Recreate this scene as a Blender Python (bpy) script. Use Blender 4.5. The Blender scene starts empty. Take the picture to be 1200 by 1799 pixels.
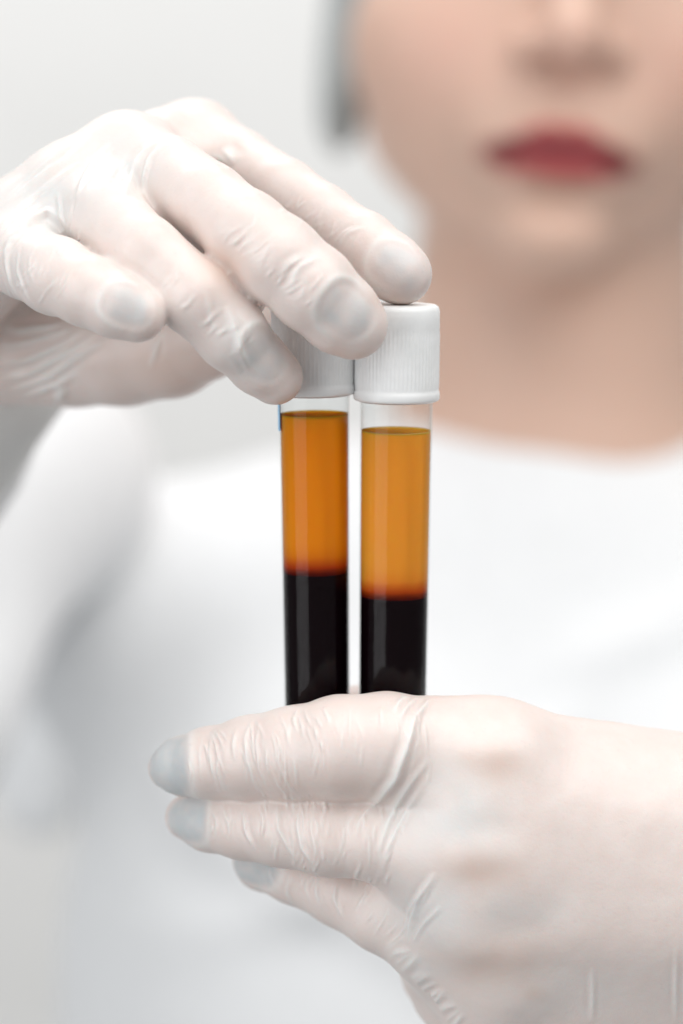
import bpy, math, time
import numpy as np
import openvdb as vdb
T0 = time.time()
R = math.radians
rng = np.random.default_rng(7)

# ------------------------------------------------------------------ camera, light, exposure
sc = bpy.context.scene
COL = sc.collection
EYE = 1.30                     # camera height in metres
DIST = 500.0                   # camera to tubes, mm
K = 9.4                        # photograph pixels per mm at the tubes
cam_d = bpy.data.cameras.new('camera'); cam = bpy.data.objects.new('camera', cam_d); COL.objects.link(cam)
cam.location = (0, -DIST / 1000, EYE); cam.rotation_euler = (R(90), 0, 0)
cam_d.sensor_fit = 'VERTICAL'; cam_d.sensor_height = 36
cam_d.lens = 36 * DIST / (1799 / K)
cam_d.clip_start = 0.01; cam_d.clip_end = 50
cam_d.dof.use_dof = True
cam_d.dof.focus_distance = (DIST - 12) / 1000
cam_d.dof.aperture_fstop = cam_d.lens / 14.5
sc.camera = cam

w = bpy.data.worlds.new('World'); sc.world = w; w.use_nodes = True
bg = w.node_tree.nodes['Background']; bg.inputs[0].default_value = (0.96, 0.98, 1.0, 1); bg.inputs[1].default_value = 0.27

def area(name, loc, target, size, energy, col=(1, 1, 1)):
    d = bpy.data.lights.new(name, 'AREA'); d.shape = 'RECTANGLE'; d.size, d.size_y = size
    d.energy = energy; d.color = col
    o = bpy.data.objects.new(name, d); COL.objects.link(o); o.location = loc
    v = np.array(target, float) - np.array(loc, float)
    from mathutils import Vector
    o.rotation_euler = Vector(v).to_track_quat('-Z', 'Y').to_euler()
    return o
area('key_softbox', (0.45, -0.55, 2.35), (0.0, 0.2, 1.22), (1.6, 1.4), 20.5, (1, .985, .965))
area('side_fill', (-1.35, -1.1, 1.35), (0.0, 0.2, 1.15), (1.5, 1.9), 20, (.98, .99, 1))  # added fill from the left, not a lamp known in the room
area('wall_fill', (-0.4, 0.75, 2.7), (-0.3, 1.6, 1.2), (1.2, 0.4), 12, (1, 1, 1))  # added lamp, only brightens the wall behind

sc.view_settings.view_transform = 'Standard'; sc.view_settings.look = 'None'
sc.view_settings.gamma = 1; sc.view_settings.exposure = 0.08; sc.view_settings.use_curve_mapping = False
sc.render.engine = 'CYCLES'
sc.cycles.max_bounces = 16; sc.cycles.transmission_bounces = 14; sc.cycles.glossy_bounces = 6
sc.cycles.diffuse_bounces = 4; sc.cycles.transparent_max_bounces = 12
sc.cycles.caustics_reflective = False; sc.cycles.caustics_refractive = True
sc.cycles.use_denoising = True

# ------------------------------------------------------------------ helpers: places
def P(px, py, dy=0.0):
    """A point dy mm behind the tubes that stands where photo pixel (px, py) shows it, in mm about the tubes."""
    s = (DIST + dy) / DIST / K
    return np.array([(px - 600) * s, dy, -(py - 899.5) * s])
def rad(rpx, dy): return rpx / K * (DIST + dy) / DIST
def W(p):
    p = np.asarray(p, float) / 1000.0
    return p + np.array([0, 0, EYE])

# ------------------------------------------------------------------ helpers: distance fields -> mesh
def cone(p, a, b, r1, r2):
    ba = b - a; l2 = ba @ ba; rr = r1 - r2; a2 = l2 - rr * rr; il2 = 1 / l2
    pa = p - a; y = pa @ ba; z = y - l2
    t = pa * l2 - np.outer(y, ba); x2 = np.einsum('ij,ij->i', t, t)
    y2 = y * y * l2; z2 = z * z * l2
    k = np.sign(rr) * rr * rr * x2
    c1 = np.sign(z) * a2 * z2 > k; c2 = np.sign(y) * a2 * y2 < k
    d = (np.sqrt(x2 * a2 * il2) + y * rr) * il2 - r1
    d = np.where(c2, np.sqrt(x2 + y2) * il2 - r1, d)
    return np.where(c1, np.sqrt(x2 + z2) * il2 - r2, d)
def ell(p, c, r, rot=None):
    q = p - c
    if rot is not None: q = q @ rot
    r = np.asarray(r, float)
    k0 = np.linalg.norm(q / r, axis=1); k1 = np.linalg.norm(q / (r * r), axis=1)
    return k0 * (k0 - 1.0) / np.maximum(k1, 1e-9)
def smin(a, b, k):
    h = np.clip(0.5 + 0.5 * (b - a) / k, 0, 1)
    return b + (a - b) * h - k * h * (1 - h)
def smax(a, b, k): return -smin(-a, -b, k)
def chain(p, pts, k=1.2):
    """Tapered limb; points far from its box get the distance to the box."""
    if len(p) > 2000:
        lo_ = np.min([c - r for c, r in pts], 0); hi_ = np.max([c + r for c, r in pts], 0)
        bd = np.maximum(np.maximum(lo_ - p, p - hi_), 0); bd = np.sqrt(np.einsum('ij,ij->i', bd, bd))
        ix = np.where(bd < 26)[0]
        if len(ix) < .85 * len(p):
            if len(ix): bd[ix] = chain_(p[ix], pts, k)
            return bd
    return chain_(p, pts, k)
def chain_(p, pts, k):
    d = None
    for (a, ra), (b, rb) in zip(pts[:-1], pts[1:]):
        if np.linalg.norm(b - a) <= abs(ra - rb): continue
        e = cone(p, a, b, ra, rb); d = e if d is None else smin(d, e, k)
    return d

def polygonize(f, lo, hi, h, levels=1, relax=3):
    """Coarse field, narrow-band refinement, quads, then subdivided and pulled back on to the field."""
    lo = np.asarray(lo, float); hi = np.asarray(hi, float); m = 4
    n = np.ceil((hi - lo) / (h * m)).astype(int) + 1
    cs = h * m
    gx = np.stack(np.meshgrid(*[lo[i] + (np.arange(n[i]) + .5) * cs - h / 2 for i in range(3)], indexing='ij'), -1)
    cd = f(gx.reshape(-1, 3)).reshape(n)
    fine = np.repeat(np.repeat(np.repeat(cd, m, 0), m, 1), m, 2).astype(np.float32)
    near = np.argwhere(np.abs(cd) < cs * 1.6)
    off = np.stack(np.meshgrid(*[np.arange(m)] * 3, indexing='ij'), -1).reshape(-1, 3)
    for s in range(0, len(near), 20000):
        idx = (near[s:s + 20000, None, :] * m + off[None]).reshape(-1, 3)
        fine[idx[:, 0], idx[:, 1], idx[:, 2]] = f(lo + idx * h)
    g = vdb.FloatGrid(float(cs * 4)); g.copyFromArray(fine)
    pts, quads = g.convertToQuads(0.0)[:2]
    v = lo + np.asarray(pts, float) * h; q = np.asarray(quads, int)
    me = mesh_from('tmp', v / 1000, q)
    o = bpy.data.objects.new('tmp', me); COL.objects.link(o)
    if levels:
        sm = o.modifiers.new('a', 'SMOOTH'); sm.factor = .5; sm.iterations = 4
        mod = o.modifiers.new('s', 'SUBSURF'); mod.levels = levels; mod.render_levels = levels
        dg = bpy.context.evaluated_depsgraph_get(); ev = o.evaluated_get(dg); me2 = bpy.data.meshes.new_from_object(ev)
    else: me2 = me.copy()
    bpy.data.objects.remove(o)
    for _ in range(relax):
        v, nrm = geo(me2)
        d = np.concatenate([f(v[s:s + 100000]) for s in range(0, len(v), 100000)])
        put(me2, v - nrm * np.clip(d, -h, h)[:, None] * .9)
    return me2
def mesh_from(name, v, q):
    me = bpy.data.meshes.new(name)
    me.vertices.add(len(v)); me.vertices.foreach_set('co', np.asarray(v, np.float32).ravel())
    me.loops.add(q.size); me.loops.foreach_set('vertex_index', q.astype(np.int32).ravel())
    me.polygons.add(len(q)); me.polygons.foreach_set('loop_start', np.arange(0, q.size, q.shape[1], dtype=np.int32))
    me.update(calc_edges=True); me.validate()
    me.polygons.foreach_set('use_smooth', np.ones(len(me.polygons), bool))
    return me
def geo(me):
    v = np.empty(len(me.vertices) * 3, np.float32); me.vertices.foreach_get('co', v)
    nn = np.empty_like(v); me.vertex_normals.foreach_get('vector', nn)
    return v.reshape(-1, 3).astype(float) * 1000, nn.reshape(-1, 3).astype(float)
def put(me, v):
    me.vertices.foreach_set('co', (v / 1000).astype(np.float32).ravel()); me.update()
def attr(me, name, a):
    t = me.attributes.new(name, 'FLOAT', 'POINT'); t.data.foreach_set('value', np.asarray(a, np.float32))
def fill_smooth(me): me.polygons.foreach_set('use_smooth', np.ones(len(me.polygons), bool))
def obj(name, me, mat, parent=None, at_world=True):
    me.name = name
    o = bpy.data.objects.new(name, me); COL.objects.link(o)
    me.materials.clear(); me.materials.append(mat)
    if parent is not None: o.parent = parent
    return o
def noise3(p, scale, seed=0):
    """Cheap smooth value noise."""
    q = p / scale + 100.0 + seed * 17.3; i = np.floor(q).astype(int); f = q - i; f = f * f * (3 - 2 * f)
    def hsh(a):
        x = (a[:, 0] * 73856093) ^ (a[:, 1] * 19349663) ^ (a[:, 2] * 83492791) ^ (seed * 2654435)
        x = (x ^ (x >> 13)) * 1274126177 & 0x7fffffff
        return ((x >> 8) & 0xffff) / 65535.0
    out = 0
    for dx in (0, 1):
        for dy in (0, 1):
            for dz in (0, 1):
                wgt = (f[:, 0] if dx else 1 - f[:, 0]) * (f[:, 1] if dy else 1 - f[:, 1]) * (f[:, 2] if dz else 1 - f[:, 2])
                out = out + wgt * hsh(i + np.array([dx, dy, dz]))
    return out * 2 - 1
def sstep(a, b, x):
    t = np.clip((x - a) / (b - a), 0, 1); return t * t * (3 - 2 * t)
def tag(o, label, cat, group=None, kind=None):
    if label: o['label'] = label
    if cat: o['category'] = cat
    if group: o['group'] = group
    if kind: o['kind'] = kind
    return o
def march(f, px, py):
    """Surface points under photo pixels, walking from the eye."""
    eye = np.array([0, -DIST, 0.0])
    dirs = np.stack([P(x, y, 0) - eye for x, y in zip(px, py)]); dirs /= np.linalg.norm(dirs, axis=1)[:, None]
    t = np.full(len(dirs), DIST - 90.0)
    for _ in range(90): t += np.clip(f(eye + dirs * t[:, None]), -3, 6) * .85
    return eye + dirs * t[:, None]

# ------------------------------------------------------------------ helpers: materials
def mat(name):
    m = bpy.data.materials.new(name); m.use_nodes = True
    return m, m.node_tree.nodes, m.node_tree.links, m.node_tree.nodes['Principled BSDF']
def simple(name, col, rough=.5, spec=.5, sss=0, rad_=(1, .4, .3), scale=.003, noise=None):
    m, n, l, b = mat(name)
    b.inputs['Base Color'].default_value = (*col, 1); b.inputs['Roughness'].default_value = rough
    b.inputs['Specular IOR Level'].default_value = spec
    if sss:
        b.inputs['Subsurface Weight'].default_value = sss; b.inputs['Subsurface Radius'].default_value = rad_
        b.inputs['Subsurface Scale'].default_value = scale
    if noise:
        nt = n.new('ShaderNodeTexNoise'); nt.inputs['Scale'].default_value = noise[0]; nt.inputs['Detail'].default_value = 4
        tc = n.new('ShaderNodeTexCoord'); l.new(tc.outputs['Object'], nt.inputs['Vector'])
        bp = n.new('ShaderNodeBump'); bp.inputs['Strength'].default_value = noise[1]; bp.inputs['Distance'].default_value = noise[2]
        l.new(nt.outputs['Fac'], bp.inputs['Height']); l.new(bp.outputs['Normal'], b.inputs['Normal'])
        mx = n.new('ShaderNodeMix'); mx.data_type = 'RGBA'
        mx.inputs['A'].default_value = (*[c * .93 for c in col], 1); mx.inputs['B'].default_value = (*[min(1, c * 1.05) for c in col], 1)
        l.new(nt.outputs['Fac'], mx.inputs['Factor']); l.new(mx.outputs['Result'], b.inputs['Base Color'])
    return m

def glove_material():
    m, n, l, b = mat('white_latex')
    def A(s):
        a = n.new('ShaderNodeAttribute'); a.attribute_name = s; return a.outputs['Fac']
    def mix(fac, a, bb):
        x = n.new('ShaderNodeMix'); x.data_type = 'RGBA'; l.new(fac, x.inputs['Factor'])
        for k, v in (('A', a), ('B', bb)):
            if isinstance(v, tuple): x.inputs[k].default_value = (*v, 1)
            else: l.new(v, x.inputs[k])
        return x.outputs['Result']
    tc = n.new('ShaderNodeTexCoord')
    def noise(scale, det=3, rough=.5):
        t = n.new('ShaderNodeTexNoise'); t.inputs['Scale'].default_value = scale; t.inputs['Detail'].default_value = det
        t.inputs['Roughness'].default_value = rough; l.new(tc.outputs['Object'], t.inputs['Vector']); return t.outputs['Fac']
    def ramp(x, a, bb):
        r = n.new('ShaderNodeMapRange'); r.inputs['From Min'].default_value = a; r.inputs['From Max'].default_value = bb
        l.new(x, r.inputs['Value']); return r.outputs['Result']
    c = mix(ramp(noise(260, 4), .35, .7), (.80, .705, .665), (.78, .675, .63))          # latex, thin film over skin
    c = mix(A('skin'), c, (.70, .53, .45))                                        # skin showing through where tight, plus painted shade under the knuckles
    c = mix(A('loose_sheen'), c, (.82, .80, .775))                                         # standing off the skin: white film, with crest sheen painted in
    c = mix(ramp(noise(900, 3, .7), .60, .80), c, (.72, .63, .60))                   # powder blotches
    c = mix(A('film'), c, (.70, .70, .69))                                           # slack film over hollows, greyer
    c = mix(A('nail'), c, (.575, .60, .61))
    l.new(c, b.inputs['Base Color'])
    b.inputs['Roughness'].default_value = .40; b.inputs['Specular IOR Level'].default_value = .5
    b.inputs['Coat Weight'].default_value = .14; b.inputs['Coat Roughness'].default_value = .24
    b.inputs['Subsurface Weight'].default_value = .35; b.inputs['Subsurface Radius'].default_value = (1, .45, .35)
    b.inputs['Subsurface Scale'].default_value = .0022
    h1 = noise(1000, 5, .65); h2 = noise(2600, 2, .5)
    ad = n.new('ShaderNodeMath'); ad.operation = 'MULTIPLY_ADD'; ad.inputs[1].default_value = .3; l.new(h2, ad.inputs[0]); l.new(h1, ad.inputs[2])
    bp = n.new('ShaderNodeBump'); bp.inputs['Strength'].default_value = .5; bp.inputs['Distance'].default_value = .00011
    l.new(ad.outputs[0], bp.inputs['Height']); l.new(bp.outputs['Normal'], b.inputs['Normal'])
    return m

M_wall = simple('matt_wall_paint', (.78, .775, .76), .9, .2, noise=(6, .05, .002))
M_shirt = simple('white_cotton', (.84, .85, .86), .9, .2, noise=(160, .15, .001))
M_hair = simple('dark_hair', (.40, .42, .415), .6, .3, noise=(220, .6, .003))
M_eye = simple('eye_white', (.75, .73, .7), .15, .5)
M_iris = simple('iris_brown', (.06, .035, .02), .1, .5)

# ------------------------------------------------------------------ the room behind
def wall():
    v = np.array([[-3, 1.55, -.3], [3, 1.55, -.3], [3, 1.55, 3.2], [-3, 1.55, 3.2], [-3, 1.67, -.3], [3, 1.67, -.3], [3, 1.67, 3.2], [-3, 1.67, 3.2]])
    q = np.array([[0, 1, 2, 3], [5, 4, 7, 6], [4, 0, 3, 7], [1, 5, 6, 2], [3, 2, 6, 7], [4, 5, 1, 0]])
    me = mesh_from('wall', v, q); me.polygons.foreach_set('use_smooth', np.zeros(6, bool))
    o = obj('wall', me, M_wall); o['kind'] = 'structure'
wall()

# ------------------------------------------------------------------ the person
person = bpy.data.objects.new('person', None); COL.objects.link(person)
tag(person, 'person in white top and thin white gloves holding up two blood tubes, red lips', 'person')

HO = P(985, 266, 402)                                     # mouth line; the head frame stands on it
_ra = R(5)
HR = np.array([[math.cos(_ra), 0, math.sin(_ra)], [0, 1, 0], [-math.sin(_ra), 0, math.cos(_ra)]])
def V(*a): return np.array(a, float)
ARM_R = [(P(40, 845, 460), 42.), (P(-520, 1200, 300), 36.), (P(-52, 604, 82), 14.)]
ARM_L = [(HO + V(180, 105, -165), 52.), (P(1750, 1780, 240), 38.), (P(1470, 1640, 42), 25.)]
def head_sdf(p):
    q = (p - HO) @ HR
    d = ell(q, V(0, 92, 92), (73, 92, 88))
    d = smin(d, ell(q, V(0, 60, 34), (70, 60, 64)), 14)
    for s in (-1, 1):
        d = smin(d, ell(q, V(s * 47, 40, 42), (27, 27, 28)), 14)
        d = smin(d, cone(q, V(s * 7, 20, -28), V(s * 50, 78, 12), 11, 14), 11)
        d = smin(d, ell(q, V(s * 76, 100, 55), (7, 17, 31)), 5)
    d = smin(d, ell(q, V(0, 13, -28), (18, 16, 13)), 9)
    d = smin(d, ell(q, V(0, 12, 8), (32, 16, 26)), 14)                       # muzzle
    d = smax(d, -ell(q, V(0, -9, -17), (20, 10, 5)), 6)                     # dip under the lower lip
    for s in (-1, 1): d = smax(d, -ell(q, V(s * 33, 0, 78), (15, 10, 10)), 14)
    for s in (-1, 1):
        e = V(s * 32, 16, 78); d = smin(d, smax(ell(q, e, (14, 13.5, 13)), -ell(q, e + V(0, -12, -1), (12, 9, 4.2)), 1), 3)
    d = smin(d, cone(q, V(0, 2, 75), V(0, -15, 38), 8, 9), 9)
    d = smin(d, ell(q, V(0, -17, 36), (10, 10, 9.5)), 5)
    for s in (-1, 1):
        d = smin(d, ell(q, V(s * 13.5, -4, 34), (7, 9, 7.5)), 4)
        d = smax(d, -ell(q, V(s * 7, -11, 26.5), (3.6, 5, 3)), 2)
    for s in (-1, 1):
        d = smin(d, cone(q, V(s * 4, -5.5, 4.4), V(s * 22, 3, 0.6), 5.2, 2.2), 2.5)
    d = smin(d, cone(q, V(-11, -4, -5.2), V(11, -4, -5.2), 5.4, 5.4), 3)
    d = smin(d, cone(q, V(0, -4, -5.2), V(22, 4, -1), 5.4, 2), 2.5); d = smin(d, cone(q, V(0, -4, -5.2), V(-22, 4, -1), 5.4, 2), 2.5)
    d = smax(d, -cone(q, V(-21, -2, -.2), V(21, -2, -.2), 1.1, 1.1), 1.2)
    d = smin(d, cone(q, V(8, 96, -10), V(14, 112, -140), 51, 62), 12)
    return d
def torso_sdf(p):
    q = p - HO
    d = cone(q, V(-150, 106, -168), V(150, 106, -168), 46, 46)
    d = smin(d, cone(q, V(0, 95, -120), V(-135, 106, -160), 42, 40), 30); d = smin(d, cone(q, V(0, 95, -120), V(135, 106, -160), 42, 40), 30)
    d = smin(d, ell(q, V(-10, 105, -300), (168, 98, 200)), 36)
    for s in (-1, 1): d = smin(d, ell(q, V(s * 72, 52, -285), (60, 48, 80)), 50)
    d = smin(d, cone(q, V(-62, 110, -400), V(-66, 110, -620), 106, 114), 40); d = smin(d, cone(q, V(35, 110, -400), V(40, 110, -620), 100, 112), 40)
    return d
def body_sdf(p):
    d = smin(head_sdf(p), torso_sdf(p) + 4, 22)
    for arm in (ARM_R, ARM_L): d = smin(d, chain(p, arm, 14) + 4, 20)
    return d
def folds(q):
    f = 5.0 * np.exp(-((q[:, 2] + 205 - .55 * q[:, 0] - .0022 * (q[:, 0] + 60) ** 2) / 11) ** 2) * sstep(-170, -60, q[:, 0]) * sstep(40, -30, q[:, 0])
    f = f + 5.0 * np.exp(-((q[:, 2] + 290 + .5 * q[:, 0]) / 13) ** 2) * sstep(-150, -110, q[:, 0]) * sstep(20, -60, q[:, 0])
    f = f + 4.0 * np.exp(-((q[:, 2] + 175 - .35 * q[:, 0]) / 10) ** 2) * sstep(-20, 20, q[:, 0]) * sstep(150, 60, q[:, 0])
    return f + 2.5 * noise3(q * V(1, 1, .6), 55, 3)
def shirt_sdf(p):
    q = p - HO
    d = torso_sdf(p) - 3
    for arm in (ARM_R, ARM_L):
        pts = [(a, r + (8 if i < 2 else 12)) for i, (a, r) in enumerate(arm)]
        e = chain(p, pts, 16)
        ax = arm[2][0] - arm[1][0]; ax = ax / np.linalg.norm(ax)
        e = smax(e, (p - arm[2][0]) @ ax - (-40 if arm is ARM_R else 4), 3)                           # cuff
        if arm is ARM_R: e = smin(e, cone(p, P(-30, 900, 440), P(-185, 1275, 345), 40, 37), 10)      # cloth sagging at the elbow
        d = smin(d, e, 5)
    d = smin(d, cone(p, P(140, 990, 640), P(75, 1390, 670), 14, 26), 4)          # form added behind the arm to make the gap dark
    d = d - folds(q)
    neck = q[:, 2] - (-93 + .0046 * q[:, 0] ** 2 + .14 * (q[:, 1] - 40))
    return smax(d, neck, 4)
lo = HO + V(-330, -420, -380); hi = HO + V(400, 230, 215)
me = polygonize(body_sdf, HO + V(-300, -420, -370), hi, 3.4, 0)
v, nn = geo(me); q = (v - HO) @ HR
ax_ = np.abs(q[:, 0])
up = np.where(ax_ < 5, 8.2 + ax_ * .45, 10.4 - (ax_ - 5) * .45); dn = -11.8 * np.sqrt(np.clip(1 - (ax_ / 28.5) ** 2, 0, 1))
lip = sstep(-.5, 3.2, up - q[:, 2]) * sstep(-.5, 3.2, q[:, 2] - dn) * (ax_ < 28.5) * (q[:, 1] < 20)
attr(me, 'lip', lip); attr(me, 'gap', lip * np.exp(-((q[:, 2] + .3 + .002 * ax_ ** 2) / 3.2) ** 2))
attr(me, 'blush', np.exp(-(((ax_ - 42) / 22) ** 2 + ((q[:, 2] - 35) / 22) ** 2)) + .8 * np.exp(-((q[:, 0] / 14) ** 2 + ((q[:, 2] - 30) / 12) ** 2)))
def skin_material():
    m, n, l, b = mat('skin')
    a = n.new('ShaderNodeAttribute'); a.attribute_name = 'lip'; bl = n.new('ShaderNodeAttribute'); bl.attribute_name = 'blush'
    x0 = n.new('ShaderNodeMix'); x0.data_type = 'RGBA'; x0.inputs['A'].default_value = (.66, .45, .355, 1); x0.inputs['B'].default_value = (.69, .435, .345, 1)
    l.new(bl.outputs['Fac'], x0.inputs['Factor'])
    x = n.new('ShaderNodeMix'); x.data_type = 'RGBA'; x.inputs['B'].default_value = (.42, .062, .066, 1)
    l.new(x0.outputs['Result'], x.inputs['A']); l.new(a.outputs['Fac'], x.inputs['Factor']); gp = n.new('ShaderNodeAttribute'); gp.attribute_name = 'gap'
    y = n.new('ShaderNodeMix'); y.data_type = 'RGBA'; y.inputs['B'].default_value = (.06, .006, .01, 1)
    l.new(x.outputs['Result'], y.inputs['A']); l.new(gp.outputs['Fac'], y.inputs['Factor']); l.new(y.outputs['Result'], b.inputs['Base Color'])
    b.inputs['Roughness'].default_value = .5; b.inputs['Specular IOR Level'].default_value = .35
    b.inputs['Subsurface Weight'].default_value = .15; b.inputs['Subsurface Radius'].default_value = (1, .4, .25); b.inputs['Subsurface Scale'].default_value = .004
    return m
body = obj('body', me, skin_material(), person)
body.location = (0, 0, EYE)
shirt = obj('shirt', polygonize(shirt_sdf, lo, HO + V(420, 230, -40), 4.2, 0), M_shirt, person); shirt.location = (0, 0, EYE)
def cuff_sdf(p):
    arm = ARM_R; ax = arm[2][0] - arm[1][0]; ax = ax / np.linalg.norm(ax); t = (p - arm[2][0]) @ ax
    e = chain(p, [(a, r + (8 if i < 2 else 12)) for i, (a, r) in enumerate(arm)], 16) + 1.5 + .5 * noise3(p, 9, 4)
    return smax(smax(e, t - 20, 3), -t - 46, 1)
cuff = obj('sleeve_cuff', polygonize(cuff_sdf, ARM_R[2][0] - 90, ARM_R[2][0] + V(90, 90, 90), 2.2, 1), simple('pale_knit', (.86, .86, .84), .9, .2, noise=(900, .3, .0006)), person)
cuff.location = (0, 0, EYE); cuff['label'] = 'sleeve cuff shaded by the raised hand'  # separate sleeve end added where the raised hand's shade falls
def hair_sdf(p):
    q = (p - HO) @ HR
    d = ell(q, V(0, 102, 88), (80, 98, 96))
    d = smin(d, ell(q, V(0, 190, 70), (42, 34, 42)), 14)
    d = d + 1.2 * np.sin(q[:, 0] * .9 + q[:, 2] * .15)
    for s in (-1, 1): d = smin(d, ell(q, V(s * 76, 108, 46), (10, 27, 54)), 10)
    face = ell(q, V(0, -20, 55), (86, 92, 88))
    d = smax(d, -face, 8)
    return smax(d, -(q[:, 2] - 18 + .35 * (q[:, 1] - 90)), 12)
hair = obj('hair', polygonize(hair_sdf, HO + V(-110, -20, -40), HO + V(110, 260, 215), 2.6, 0), M_hair, person); hair.location = (0, 0, EYE)
for s in (-1, 1):
    c = HR @ V(s * 32, 16, 78) + HO
    e = obj('eye', polygonize(lambda p: ell(p, c, (12, 12, 12)), c - 15, c + 15, 1.5, 1), M_eye, person); e.location = (0, 0, EYE)
    i = obj('iris', polygonize(lambda p: ell(p, c + V(0, -9.5, 0), (5.4, 3, 5.4)), c - 17, c + 17, .7, 1), M_iris, e)


# ------------------------------------------------------------------ the gloved hands
def F(*js): return [(P(x, y, dy), rad(r, dy)) for x, y, dy, r in js]
UP = dict(
    fingers=[
        F((345, 257, 28, 74), (420, 292, 18, 62), (500, 340, 8, 60), (570, 386, 2, 58), (640, 432, -4, 58), (685, 466, -8, 57), (705, 481, -9, 55)),
        F((225, 277, 8, 74), (300, 310, -2, 68), (367, 355, -12, 68), (432, 407, -19, 73), (490, 455, -22, 77), (550, 507, -22, 76), (595, 550, -20, 69), (621, 571, -19, 60)),
        F((115, 338, 6, 72), (190, 385, -10, 68), (255, 445, -19, 65), (342, 521, -22, 65), (408, 588, -20, 62), (455, 638, -16, 54), (483, 661, -14, 50)),
        F((-15, 425, 8, 75), (45, 458, -10, 66), (99, 485, -18, 67), (155, 511, -24, 62), (204, 536, -26, 57), (240, 552, -26, 51)),
        F((-10, 600, 52, 112), (130, 610, 46, 104), (215, 604, 40, 108), (300, 600, 34, 98), (365, 585, 27, 78), (425, 568, 19, 62), (448, 564, 16, 54))],
    palm=[F((345, 257, 28, 72), (-110, 480, 62, 86)), F((225, 277, 8, 74), (-150, 530, 52, 92)), F((115, 342, 4, 72), (-180, 570, 46, 92)),
          F((-15, 425, 6, 74), (-200, 610, 42, 92)), F((150, 420, 42, 90), (-120, 560, 62, 105)), F((-150, 545, 62, 150), (-240, 700, 90, 150)),
          F((250, 480, 40, 95), (400, 500, 26, 62)), F((290, 388, -4, 40), (380, 475, -7, 34), (440, 530, -7, 27)),
          F((340, 283, 18, 52), (285, 262, 20, 66), (-130, 500, 58, 88)), F((205, 332, -2, 50), (165, 312, 4, 62), (-160, 550, 48, 90)), F((75, 398, -4, 48), (45, 385, 2, 62), (-190, 590, 44, 90))],
    pk=7.0, fk=1.8,
    k=4.5)
LOW = dict(
    fingers=[
        F((870, 1338, -6, 104), (760, 1322, -9, 96), (680, 1313, -12, 95), (600, 1315, -12, 91), (520, 1323, -9, 82), (440, 1332, -5, 72), (370, 1340, -1, 62), (320, 1346, 3, 50), (298, 1350, 5, 37)),
        F((870, 1525, -10, 98), (750, 1490, -10, 82), (660, 1472, -9, 74), (580, 1464, -7, 75), (500, 1452, -3, 70), (430, 1444, 2, 64), (370, 1440, 7, 54), (330, 1436, 10, 40)),
        F((890, 1690, -4, 95), (760, 1640, -2, 82), (680, 1600, 1, 75), (600, 1560, 6, 66), (520, 1530, 12, 57), (460, 1517, 17, 45), (440, 1512, 19, 32)),
        F((940, 1850, 6, 86), (830, 1765, 14, 66), (765, 1710, 26, 58), (725, 1620, 40, 50), (735, 1550, 46, 42)),
        F((1250, 1440, 42, 95), (980, 1352, 44, 84), (820, 1315, 38, 68), (690, 1285, 27, 60), (628, 1260, 25, 56))],
    palm=[F((850, 1338, -6, 100), (1400, 1440, 16, 122)), F((850, 1525, -9, 98), (1420, 1570, 8, 122)), F((880, 1690, -3, 95), (1430, 1690, 14, 115)),
          F((940, 1850, 6, 86), (1430, 1810, 24, 105)), F((1150, 1500, 24, 150), (1470, 1640, 40, 190)), F((1400, 1630, 30, 205), (1520, 1660, 60, 200)),
          F((735, 1408, -6, 56), (820, 1428, -12, 84), (1400, 1500, 10, 125)), F((738, 1560, -4, 52), (820, 1605, -10, 84), (1420, 1630, 8, 120)), F((790, 1700, 4, 48), (870, 1765, 0, 80), (1430, 1750, 16, 110)),
          F((760, 1690, 14, 56), (800, 1740, 18, 62), (900, 1850, 20, 70))],
    pk=12.0, fk=.9,
    knuckles=[(862, 1318, 62, 34, .75), (838, 1500, 66, 36, .85), (885, 1672, 66, 36, .7)],
    k=6.0)
def hand_sdf(H):
    def f(p):
        df = None
        for c in H['fingers']:
            e = chain(p, c, 1.5); df = e if df is None else smin(df, e, H['fk'])
        dp = None
        for c in H['palm']:
            e = chain(p, c); dp = e if dp is None else smin(dp, e, H['pk'])
        d = smin(df, dp, H['k'])
        return d
    return f

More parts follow.
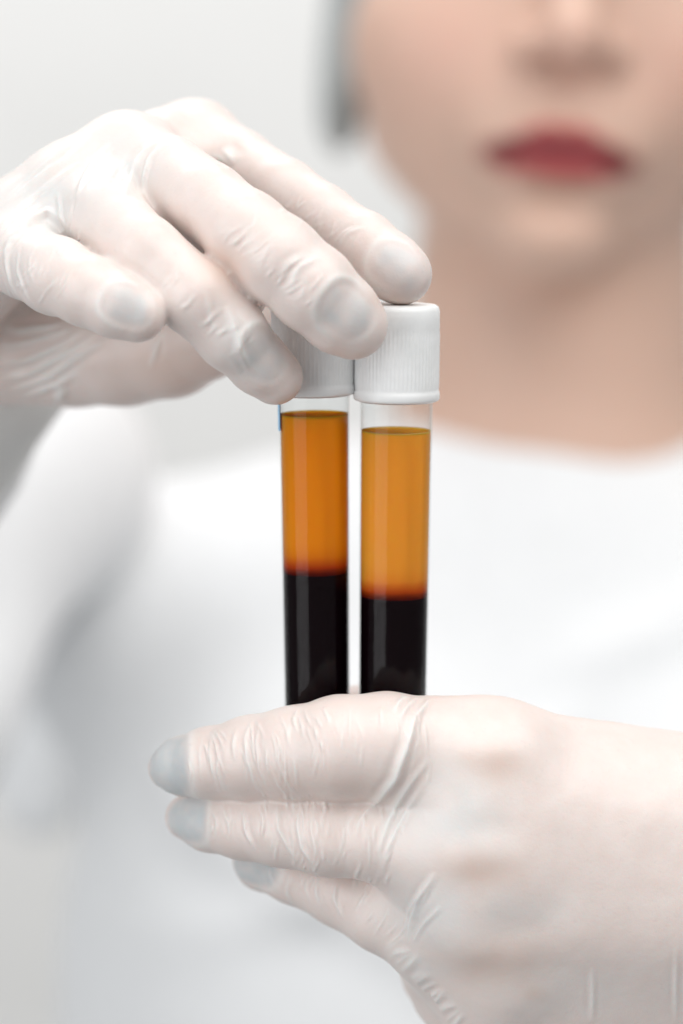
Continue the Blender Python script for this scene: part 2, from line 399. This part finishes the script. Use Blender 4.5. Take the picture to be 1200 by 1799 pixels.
def displace(me, f, H, folds_, nails, skin_shade=(), looses=()):
    v, nn = geo(me); n = len(v)
    hgt = np.zeros(n); loose_sheen = np.zeros(n); skin = np.zeros(n)
    lines = []
    for pts, wd, ht in folds_:
        pts = np.array(pts, float)
        seg = np.linalg.norm(np.diff(pts, axis=0), axis=1); L = np.concatenate([[0], np.cumsum(seg)])
        m = max(6, int(L[-1] / 4)); t = np.linspace(0, L[-1], m)
        # smooth the traced line
        xs = np.interp(t, L, pts[:, 0]); ys = np.interp(t, L, pts[:, 1])
        for _ in range(3):
            xs[1:-1] = (xs[:-2] + 2 * xs[1:-1] + xs[2:]) / 4; ys[1:-1] = (ys[:-2] + 2 * ys[1:-1] + ys[2:]) / 4
        lines.append((xs, ys, wd, ht))
    allp = march(f, np.concatenate([l_[0] for l_ in lines]), np.concatenate([l_[1] for l_ in lines]))
    order = np.argsort(v[:, 0]); vx = v[order, 0]; at = 0
    for xs, ys, wd, ht in lines:
        m = len(xs); s = allp[at:at + m]; at += m
        lo_, hi_ = s.min(0) - wd * 4, s.max(0) + wd * 4
        ix = order[np.searchsorted(vx, lo_[0]):np.searchsorted(vx, hi_[0])]
        ix = ix[((v[ix] > lo_) & (v[ix] < hi_)).all(1)]
        if not len(ix): continue
        best = np.full(len(ix), 1e9); par = np.zeros(len(ix))
        for j in range(m - 1):
            a, b = s[j], s[j + 1]
            if np.linalg.norm(b - a) > 1.5: continue
            ab = b - a; u = np.clip(((v[ix] - a) @ ab) / max(ab @ ab, 1e-9), 0, 1)
            dd = np.linalg.norm(v[ix] - a - u[:, None] * ab, axis=1)
            k = dd < best; best[k] = dd[k]; par[k] = (j + u[k]) / (m - 1)
        env = np.clip(np.minimum(par, 1 - par) * 2.6, 0, 1) ** .9
        wob = 1 + .25 * noise3(v[ix], 5.0, 5)
        r = best / wd
        prof = np.exp(-np.abs(r * 1.15) ** 1.5) - .3 * np.exp(-((r - 2.0) / 1.0) ** 2)
        hgt[ix] += ht * env * wob * prof
        if ht > 0: loose_sheen[ix] = np.maximum(loose_sheen[ix], env * np.exp(-r * r) * min(1, ht * 2.2))
    nail = np.zeros(n); film = np.zeros(n)
    for (cx, cy), (tx, ty), a, bb, depth, side in nails:
        c, tip = march(f, [cx, tx], [cy, ty])
        eps = .4; g = np.array([f((c + V(*d))[None])[0] - f((c - V(*d))[None])[0] for d in ((eps, 0, 0), (0, eps, 0), (0, 0, eps))]); g /= np.linalg.norm(g)
        ax = tip - c; ax -= g * (ax @ g); ax /= np.linalg.norm(ax); sd = np.cross(g, ax)
        q = v - c; u = q @ ax; s = q @ sd; w_ = q @ g
        rr = (np.abs(u / a) ** 2.6 + np.abs(s / bb) ** 2.6) ** (1 / 2.6)
        ok = (np.abs(w_) < 5) & (nn @ g > .1)
        nail = np.maximum(nail, ok * sstep(*((1.16, .74) if H is LOW else (1.2, .5)), rr) * side * (.95 + .2 * noise3(v, 1.5, 9) if H is LOW else .75 + .5 * noise3(v, 2.4, 9)))
        rim = np.exp(-((rr - 1.1) / .13) ** 2) * ok * sstep(.5, -.2, u / a)
        dish = sstep(1.1, .8, rr) * ok
        hgt += depth * (.45 * rim - .7 * dish)
        loose_sheen = np.maximum(loose_sheen, rim * .6)  # nail rim lightened, its highlight put into the colour
    for (cx, cy, rx, ry, amt) in skin_shade:
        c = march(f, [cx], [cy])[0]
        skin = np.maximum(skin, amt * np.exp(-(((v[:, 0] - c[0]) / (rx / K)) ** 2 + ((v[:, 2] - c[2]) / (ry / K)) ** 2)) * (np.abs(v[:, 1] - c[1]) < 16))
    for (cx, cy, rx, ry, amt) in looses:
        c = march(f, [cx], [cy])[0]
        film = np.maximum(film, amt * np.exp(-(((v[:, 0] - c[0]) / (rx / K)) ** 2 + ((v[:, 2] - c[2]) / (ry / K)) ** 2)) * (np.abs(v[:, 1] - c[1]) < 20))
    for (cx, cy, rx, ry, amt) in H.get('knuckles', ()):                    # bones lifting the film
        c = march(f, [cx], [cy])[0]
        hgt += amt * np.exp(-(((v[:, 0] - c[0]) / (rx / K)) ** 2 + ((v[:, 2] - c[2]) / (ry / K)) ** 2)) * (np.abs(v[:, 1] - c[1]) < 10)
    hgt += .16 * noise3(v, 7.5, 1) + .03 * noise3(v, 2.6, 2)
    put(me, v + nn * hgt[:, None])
    attr(me, 'nail', nail); attr(me, 'film', film * np.clip(.85 + .5 * noise3(v, 5, 11), 0, 1)); attr(me, 'loose_sheen', np.clip(loose_sheen, 0, 1)); attr(me, 'skin', np.clip(skin, 0, 1))

def cr(ox, oy, s, pts): return [(ox + x * s, oy + y * s) for x, y in pts]
C1 = lambda *p: cr(0, 150, 1 / 3, p)
C2 = lambda *p: cr(380, 250, .35, p)
C4 = lambda *p: cr(230, 1180, .4583, p)
C5 = lambda *p: cr(600, 1200, .2167, p)
C6 = lambda *p: cr(0, 500, .35, p)
low_folds = [
    (C4((310, 230), (300, 300), (315, 380), (345, 470)), .45, .28), (C4((338, 300), (330, 380), (365, 472)), .4, .22),
    (C4((405, 215), (392, 280), (400, 345)), .45, .25), (C4((470, 180), (438, 250), (445, 330), (470, 420), (500, 470)), .45, .32),
    (C4((495, 190), (478, 270), (492, 380), (535, 465)), .35, .22), (C4((645, 130), (628, 170), (625, 210)), .4, .25),
    (C4((605, 190), (600, 250), (615, 305)), .35, .18), (C4((540, 380), (565, 440), (600, 478)), .3, .16), (C4((575, 370), (600, 430), (640, 478)), .3, .16),
    (C4((560, 330), (585, 400), (625, 478)), .28, .12), (C4((275, 230), (262, 300), (270, 400), (290, 460)), .35, .12),
    (C4((1060, 85), (1025, 120), (1005, 160)), .55, .35), (C4((1100, 92), (1060, 130), (1030, 180)), .5, .3),
    (C4((1150, 100), (1120, 140), (1095, 175)), .5, .25),
    (C5((720, 120), (600, 260), (520, 540), (430, 790), (300, 950), (80, 1180)), .75, .7),
    (C4((1150, 330), (1085, 410), (1030, 490), (985, 580), (955, 690), (965, 765)), .6, .5),
    (C4((1120, 440), (1060, 530), (1015, 610), (978, 700), (965, 795)), .5, .4),
    (C4((1170, 770), (1100, 880), (1065, 980), (1060, 1050)), .6, .5), (C4((1140, 800), (1065, 915), (1040, 1010)), .45, .3),
    (C4((1190, 900), (1120, 970), (1075, 1045)), .45, .3),
    (C4((655, 492), (637, 580), (655, 680), (722, 770)), .5, .35), (C4((560, 500), (565, 600), (610, 690), (655, 750)), .5, .3),
    (C4((705, 500), (690, 600), (712, 700), (725, 765)), .4, .22), (C4((430, 510), (438, 610), (482, 700)), .5, .28), (C4((345, 500), (380, 600), (375, 660)), .4, .2),
    (C4((760, 505), (730, 560), (735, 610)), .35, .15), (C4((870, 520), (830, 590), (850, 640)), .5, .2), (C4((930, 510), (880, 570), (860, 640)), .5, .2),
    (C4((300, 510), (330, 570), (320, 650)), .4, .2),
    (C4((720, 780), (708, 840), (730, 915)), .45, .3), (C4((790, 800), (778, 870), (812, 950)), .45, .28), (C4((605, 770), (598, 850), (625, 900)), .45, .3),
    (C4((680, 770), (668, 830), (690, 890)), .35, .2), (C4((520, 730), (530, 790), (560, 840)), .4, .2),
    ([(1040, 1700), (1041, 1750), (1040, 1799)], .5, .28), ([(1188, 1660), (1187, 1740), (1188, 1799)], .45, .25),
]
x, y = 672, 1676
while x < 790:                                                     # gathered edge of the glove along the little finger
    low_folds.append(([(x + 3, y - 1), (x + 14, y - 11), (x + rng.uniform(24, 46), y - rng.uniform(16, 34))], rng.uniform(.4, .8), rng.uniform(.12, .34)))
    st = rng.uniform(6, 15); x += st; y += st * 1.15
up_folds = [
    (C1((790, 310), (720, 400), (680, 500), (650, 600)), 1.0, .75), (C1((860, 310), (785, 380), (758, 470), (752, 590)), .55, .55),
    (C1((575, 300), (490, 410), (430, 510), (395, 600)), .6, .55), (C1((400, 590), (372, 690), (362, 790)), .5, -.5),
    (C1((300, 560), (318, 690), (355, 765)), .45, .4), (C1((340, 715), (250, 655), (160, 715), (95, 790)), .8, .7),
    (C1((0, 650), (150, 520), (320, 390)), .6, .34), (C1((0, 740), (200, 560), (420, 400)), .6, .32), (C1((0, 850), (150, 720), (300, 620)), .6, .36),
    (C1((30, 600), (180, 460), (300, 360)), .45, .22), (C1((60, 700), (180, 590), (330, 480)), .45, .25), (C1((0, 800), (110, 690), (200, 620)), .45, .28), (C1((250, 470), (380, 350), (480, 270)), .5, .2),
    (C1((480, 470), (540, 390), (600, 330)), .45, .2), (C1((520, 560), (580, 480), (650, 390)), .5, .22), (C1((0, 930), (60, 830), (150, 740)), .5, .3), (C1((600, 560), (640, 480), (690, 400)), .45, .25),
    (C1((20, 960), (40, 830), (110, 770)), .6, .3),
    (C1((50, 830), (32, 940), (60, 1050), (130, 1160)), .5, .32), (C1((100, 850), (88, 980), (140, 1110), (210, 1190)), .4, .25), (C1((20, 1020), (60, 1110), (100, 1170)), .35, .22),
    (C1((160, 880), (150, 960), (170, 1040)), .35, .15), (C1((430, 760), (415, 800), (440, 850)), .4, .3), (C1((600, 620), (700, 600), (780, 640)), .8, .3),
    (C6((0, 205), (100, 228), (250, 213), (360, 185)), .7, 0.80), (C6((0, 305), (150, 290), (300, 240), (410, 205)), .7, 0.72), (C6((0, 400), (150, 375), (300, 305), (430, 220)), .8, 0.80),
    (C6((0, 480), (150, 450), (350, 335), (500, 240)), .8, 0.80), (C6((50, 545), (250, 465), (420, 335), (545, 270)), .8, 0.80), (C6((100, 570), (280, 505), (400, 430)), .8, 0.64),
    (C6((815, 230), (780, 330), (750, 430)), .6, .3), (C6((0, 110), (60, 128), (150, 128)), .5, .3), (C6((330, 500), (295, 560), (300, 600)), 1.0, .5),
    (C2((115, 480), (82, 525)), .35, .2), (C2((155, 490), (108, 560)), .35, .2), (C2((60, 470), (30, 510)), .3, .12),
    (C2((530, 565), (410, 630), (378, 710), (392, 770)), .6, .3), (C2((470, 560), (355, 615), (325, 690)), .6, .25), (C2((300, 480), (240, 560), (220, 660)), .4, .1),
    (C2((745, 425), (655, 458), (605, 535)), .45, .28), (C2((705, 415), (635, 455), (590, 520)), .4, .2), (C2((520, 330), (440, 390), (400, 440)), .35, .1),
    (C2((45, 820), (75, 890), (130, 1060), (200, 1185)), .8, .5), (C2((150, 920), (110, 1040), (170, 1180)), .6, .4),
    (C2((-60, 740), (-20, 900), (40, 1030)), .5, .2), (C2((20, 30), (60, 60), (95, 110)), 1.0, .8), (C2((-20, 60), (40, 90), (70, 140)), .8, .5),
]
low_nails = [((290, 1345), (263, 1350), 6.5, 6.0, .16, 1.0), ((322, 1438), (296, 1436), 6.0, 4.6, .14, .95), ((446, 1520), (412, 1512), 7.0, 4.0, .12, .95)]
up_nails = [((697, 468), (745, 500), 5.4, 4.4, .3, .6), ((613, 548), (655, 590), 5.8, 4.8, .32, .62), ((466, 625), (505, 672), 5.8, 4.5, .3, .62), ((228, 538), (275, 560), 4.8, 3.8, .25, .62)]
def fine(fg, t0, t1, n, h, wd, bow=.25, ua=-.85, ub=.88):
    """Many thin crosswise wrinkles along one finger, none like the next."""
    c = np.array(fg, float)[:, :2]; r = np.array(fg, float)[:, 3]
    L = np.concatenate([[0], np.cumsum(np.linalg.norm(np.diff(c, axis=0), axis=1))]); out = []
    for _ in range(n):
        t = rng.uniform(t0, t1) * L[-1]
        x, y, rr = np.interp(t, L, c[:, 0]), np.interp(t, L, c[:, 1]), np.interp(t, L, r)
        x2, y2 = np.interp(t + 6, L, c[:, 0]), np.interp(t + 6, L, c[:, 1]); d = np.array([x2 - x, y2 - y]); d /= np.linalg.norm(d)
        nrm = np.array([-d[1], d[0]]); a = rng.uniform(ua, ub - .35); b = min(ub, a + rng.uniform(.25, 1.1)); sl = rng.uniform(-.22, .22); bw = bow * rng.uniform(.3, 1.3)
        pts = [(x, y) + nrm * rr * u + d * rr * (sl * u + bw * (u * u)) + d * rng.normal(0, 1.2) for u in np.linspace(a, b, 6)]
        out.append(([tuple(q) for q in pts], wd * rng.uniform(.75, 1.4), h * rng.uniform(.35, 1.3)))
    return out
LI = [(870, 1338, 0, 104), (760, 1322, 0, 96), (600, 1315, 0, 91), (520, 1323, 0, 82), (440, 1332, 0, 72), (370, 1340, 0, 62), (320, 1346, 0, 50)]
LM = [(750, 1490, 0, 80), (660, 1472, 0, 74), (580, 1464, 0, 75), (500, 1452, 0, 70), (430, 1444, 0, 64), (370, 1440, 0, 54), (340, 1437, 0, 44)]
LR = [(760, 1640, 0, 82), (680, 1600, 0, 75), (600, 1560, 0, 66), (520, 1530, 0, 57), (460, 1517, 0, 45)]
low_folds += fine(LI, .45, .98, 36, .19, .24) + fine(LI, .2, .5, 16, .12, .24) + fine(LM, .1, .95, 36, .19, .25) + fine(LR, .1, .95, 24, .18, .27)
UM = [(330, 330, 0, 70), (367, 355, 0, 68), (432, 407, 0, 73), (490, 455, 0, 77), (550, 507, 0, 76), (595, 550, 0, 69)]
UI = [(460, 315, 0, 60), (500, 340, 0, 60), (570, 386, 0, 58), (640, 432, 0, 58), (685, 466, 0, 57)]
UR = [(220, 415, 0, 66), (255, 445, 0, 65), (342, 522, 0, 62), (408, 590, 0, 59), (455, 638, 0, 54)]
UPK = [(45, 458, 0, 66), (99, 485, 0, 67), (155, 511, 0, 62), (204, 536, 0, 57)]
up_folds += fine(UM, .25, .85, 28, 0.14, .28, -.25, -.55, .55) + fine(UI, .2, .8, 16, 0.12, .28, -.25, -.55, .55) + fine(UR, .3, .9, 16, 0.14, .3, -.25, -.55, .55) + fine(UPK, .0, .5, 14, 0.15, .28, -.25)
LVL = 2
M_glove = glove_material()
def make_glove(H, lo, hi, folds_, nails, skin_shade, looses, label):
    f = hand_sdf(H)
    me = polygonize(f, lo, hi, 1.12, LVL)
    displace(me, f, H, folds_, nails, skin_shade, looses)
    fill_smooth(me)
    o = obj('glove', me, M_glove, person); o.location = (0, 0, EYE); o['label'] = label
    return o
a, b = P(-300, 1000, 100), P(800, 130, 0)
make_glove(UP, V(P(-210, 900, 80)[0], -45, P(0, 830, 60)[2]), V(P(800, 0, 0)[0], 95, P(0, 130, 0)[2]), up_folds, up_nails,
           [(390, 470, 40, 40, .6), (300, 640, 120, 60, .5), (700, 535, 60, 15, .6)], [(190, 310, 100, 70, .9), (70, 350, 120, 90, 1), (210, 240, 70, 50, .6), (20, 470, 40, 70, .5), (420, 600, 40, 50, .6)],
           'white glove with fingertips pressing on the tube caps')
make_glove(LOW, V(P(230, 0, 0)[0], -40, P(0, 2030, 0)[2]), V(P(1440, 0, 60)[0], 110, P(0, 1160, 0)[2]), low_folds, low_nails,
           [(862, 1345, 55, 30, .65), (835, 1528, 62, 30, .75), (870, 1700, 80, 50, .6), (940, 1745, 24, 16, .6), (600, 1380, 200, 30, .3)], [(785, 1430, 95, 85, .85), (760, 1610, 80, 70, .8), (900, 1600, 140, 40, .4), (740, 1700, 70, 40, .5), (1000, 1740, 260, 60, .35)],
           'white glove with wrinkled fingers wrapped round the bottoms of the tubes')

# ------------------------------------------------------------------ the tubes
def lathe(prof, seg=72, ribs=None):
    prof = np.array(prof, float); n = len(prof); th = np.arange(seg) * 2 * math.pi / seg
    v = np.zeros((n, seg, 3))
    for i, (r, z) in enumerate(prof):
        rr = np.full(seg, r)
        if ribs is not None: rr = rr + ribs[i] * (np.arange(seg) % 4 < 2)
        v[i, :, 0] = rr * np.cos(th); v[i, :, 1] = rr * np.sin(th); v[i, :, 2] = z
    i, j = np.meshgrid(np.arange(n - 1), np.arange(seg), indexing='ij'); j2 = (j + 1) % seg
    q = np.stack([i * seg + j, i * seg + j2, (i + 1) * seg + j2, (i + 1) * seg + j], -1).reshape(-1, 4)
    return mesh_from('lathe', v.reshape(-1, 3) / 1000, q)

def clear_plastic():
    m, n, l, b = mat('clear_plastic')
    t = n.new('ShaderNodeBsdfTransparent'); t.inputs[0].default_value = (.975, .98, .98, 1)
    g = n.new('ShaderNodeBsdfGlossy'); g.inputs['Roughness'].default_value = .03
    lw = n.new('ShaderNodeLayerWeight'); lw.inputs['Blend'].default_value = .5
    pw = n.new('ShaderNodeMath'); pw.operation = 'POWER'; pw.inputs[1].default_value = 5; l.new(lw.outputs['Facing'], pw.inputs[0])
    f = n.new('ShaderNodeMath'); f.operation = 'MULTIPLY_ADD'; f.inputs[1].default_value = .75; f.inputs[2].default_value = .008; l.new(pw.outputs[0], f.inputs[0])
    x = n.new('ShaderNodeMixShader'); l.new(f.outputs[0], x.inputs[0]); l.new(t.outputs[0], x.inputs[1]); l.new(g.outputs[0], x.inputs[2])
    l.new(x.outputs[0], n['Material Output'].inputs['Surface'])
    return m
def cap_plastic():
    return simple('white_cap_plastic', (.87, .88, .88), .38, .5, .25, (1, .95, .9), .002, noise=(500, .05, .0002))
def plasma_material(name, col, deep, zb):
    m, n, l, b = mat(name)
    tc = n.new('ShaderNodeTexCoord'); sp = n.new('ShaderNodeSeparateXYZ'); l.new(tc.outputs['Object'], sp.inputs[0])
    mr = n.new('ShaderNodeMapRange'); mr.interpolation_type = 'SMOOTHSTEP'
    mr.inputs['From Min'].default_value = (zb + 7.0) / 1000; mr.inputs['From Max'].default_value = (zb + .15) / 1000
    nz = n.new('ShaderNodeTexNoise'); nz.inputs['Scale'].default_value = 320; l.new(tc.outputs['Object'], nz.inputs['Vector'])
    ma = n.new('ShaderNodeMath'); ma.operation = 'MULTIPLY_ADD'; ma.inputs[1].default_value = .0006; l.new(nz.outputs['Fac'], ma.inputs[0]); l.new(sp.outputs['Z'], ma.inputs[2])
    l.new(ma.outputs[0], mr.inputs['Value'])
    mx = n.new('ShaderNodeValToRGB'); e = mx.color_ramp.elements
    e[0].position = 0; e[0].color = (*col, 1); e[1].position = 1; e[1].color = (.07, .002, .002, 1)
    for pos, f in ((.45, .25), (.86, 1.0)):
        k = e.new(pos); k.color = (*[a * (1 - f) + b_ * f for a, b_ in zip(col, deep)], 1)
    l.new(mr.outputs['Result'], mx.inputs['Fac'])
    gl = n.new('ShaderNodeBsdfRefraction'); gl.inputs['IOR'].default_value = 1.34; gl.inputs['Roughness'].default_value = .2
    gm = n.new('ShaderNodeGamma'); gm.inputs['Gamma'].default_value = .5; l.new(mx.outputs['Color'], gm.inputs['Color']); l.new(gm.outputs[0], gl.inputs['Color'])
    l.new(mx.outputs['Color'], b.inputs['Base Color']); b.inputs['Roughness'].default_value = .6; b.inputs['Specular IOR Level'].default_value = 0
    b.inputs['Subsurface Weight'].default_value = .8; b.inputs['Subsurface Radius'].default_value = (1, .45, .12); b.inputs['Subsurface Scale'].default_value = .004
    m2 = n.new('ShaderNodeMixShader'); m2.inputs[0].default_value = .62; l.new(gl.outputs[0], m2.inputs[1]); l.new(b.outputs[0], m2.inputs[2])
    l.new(m2.outputs[0], n['Material Output'].inputs['Surface'])
    return m
M_clear = clear_plastic(); M_cap = cap_plastic()
M_blood = simple('settled_red_cells', (.004, .0012, .002), .5, .0)
M_label = simple('pale_blue_paper', (.42, .70, .95), .7, .3)

def tube(cx, cy, dy, lean, z_cap, cap_h, z_top, z_mid, r0, r1, col, deep, label, blue=False):
    root = bpy.data.objects.new('test_tube', None); COL.objects.link(root)
    root.location = W(P(cx, cy, dy))
    root.rotation_euler = (R(8), R(lean), 0)       # top leans to the eye
    tag(root, label, 'test tube', 'capped blood tubes held between the gloves')
    zt, zb, tw = z_cap + 12, -56.0, .24
    ro = lambda z: r1 + (r0 - r1) * (z + 34) / 55.0
    # outer and inner wall, rounded foot
    zs = np.linspace(zt, zb + 6.0, 30)
    out = [(ro(z), z) for z in zs] + [(ro(zb + 6) * math.cos(t), zb + 6 - 6 * math.sin(t)) for t in np.linspace(.2, 1.5, 7)] + [(.02, zb)]
    inn = [(.02, zb + .9)] + [((ro(zb + 6) - tw) * math.cos(t), zb + 6 - 5.1 * math.sin(t)) for t in np.linspace(1.5, .2, 7)] + [(ro(z) - tw, z) for z in zs[::-1]]
    obj('tube_wall', lathe((out + inn + [out[0]])[::-1], 96), M_clear, root)
    ri = lambda z: ro(z) - tw - .02
    # plasma with its meniscus
    men = [(.02, z_top - .25), (ri(z_top) * .5, z_top - .22), (ri(z_top) * .8, z_top - .12), (ri(z_top) * .93, z_top + .05), (ri(z_top) * .985, z_top + .25), (ri(z_top), z_top + .45)]
    prof = men + [(ri(z), z) for z in np.linspace(z_top + .3, z_mid, 24)] + [(.02, z_mid)]
    obj('plasma', lathe(prof[::-1], 96), plasma_material('plasma_' + ('amber' if blue else 'yellow'), col, deep, z_mid), root)
    prof = [(.02, z_mid - .02)] + [(ri(z), z) for z in np.linspace(z_mid - .02, zb + 6, 20)] + [((ro(zb + 6) - tw - .02) * math.cos(t), zb + 6 - 5.05 * math.sin(t)) for t in np.linspace(.2, 1.5, 7)] + [(.02, zb + .97)]
    obj('red_cells', lathe(prof[::-1], 96), M_blood, root)
    # ribbed cap
    rc, zc, h = 7.82, z_cap, cap_h
    prof = [(r0 - .3, zc + 1.2), (r0 + .25, zc + .1), (7.85, zc + .45), (8.02, zc + .8), (8.04, zc + 1.6), (7.98, zc + 2.0), (rc, zc + 2.3)]
    rb = [0] * len(prof)
    zr = np.linspace(zc + 2.6, zc + h - 4.6, 10)
    prof += [(rc, z) for z in zr]; rb += [.03] + [.11] * 8 + [.03]
    prof += [(rc + .06, zc + h - 4.2), (rc + .04, zc + h - 2.5), (rc, zc + h - 1.1), (rc - .25, zc + h - .4), (rc - .75, zc + h - .06), (rc - 1.3, zc + h), (4, zc + h + .05), (.02, zc + h + .05)]
    rb += [0] * 8
    obj('cap', lathe(prof, 64 * 4, rb), M_cap, root)
    if blue:
        th = np.linspace(R(164), R(199), 18); zz = np.linspace(z_cap - 2.8 - 3.6, z_cap - .2, 6)
        v = np.array([[(ro(z) + .06) * math.cos(t), (ro(z) + .06) * math.sin(t), z] for z in zz for t in th]); v2 = np.array([[(ro(z) + .18) * math.cos(t), (ro(z) + .18) * math.sin(t), z] for z in zz for t in th])
        n1 = len(th); q = []
        for i in range(len(zz) - 1):
            for j in range(n1 - 1):
                k = i * n1 + j; q.append([k, k + 1, k + n1 + 1, k + n1])
        q = np.array(q); N = len(v)
        q = np.concatenate([q, q[:, ::-1] + N])
        obj('paper_label', mesh_from('paper_label', np.concatenate([v, v2]) / 1000, q), M_label, root)
    return root
tube(554, 900, 2, -.55, 22.0, 18.6, 18.2, -11.2, 6.62, 6.28, (.93, .30, .010), (.52, .055, .006), 'blood tube with the darker amber plasma and higher red layer, blue paper at its neck', True)
tube(694, 900, 0, .55, 20.7, 18.2, 15.0, -15.7, 6.78, 6.48, (1.0, .385, .042), (.60, .085, .008), 'blood tube with paler yellow plasma, its ribbed cap uncovered beside the face')
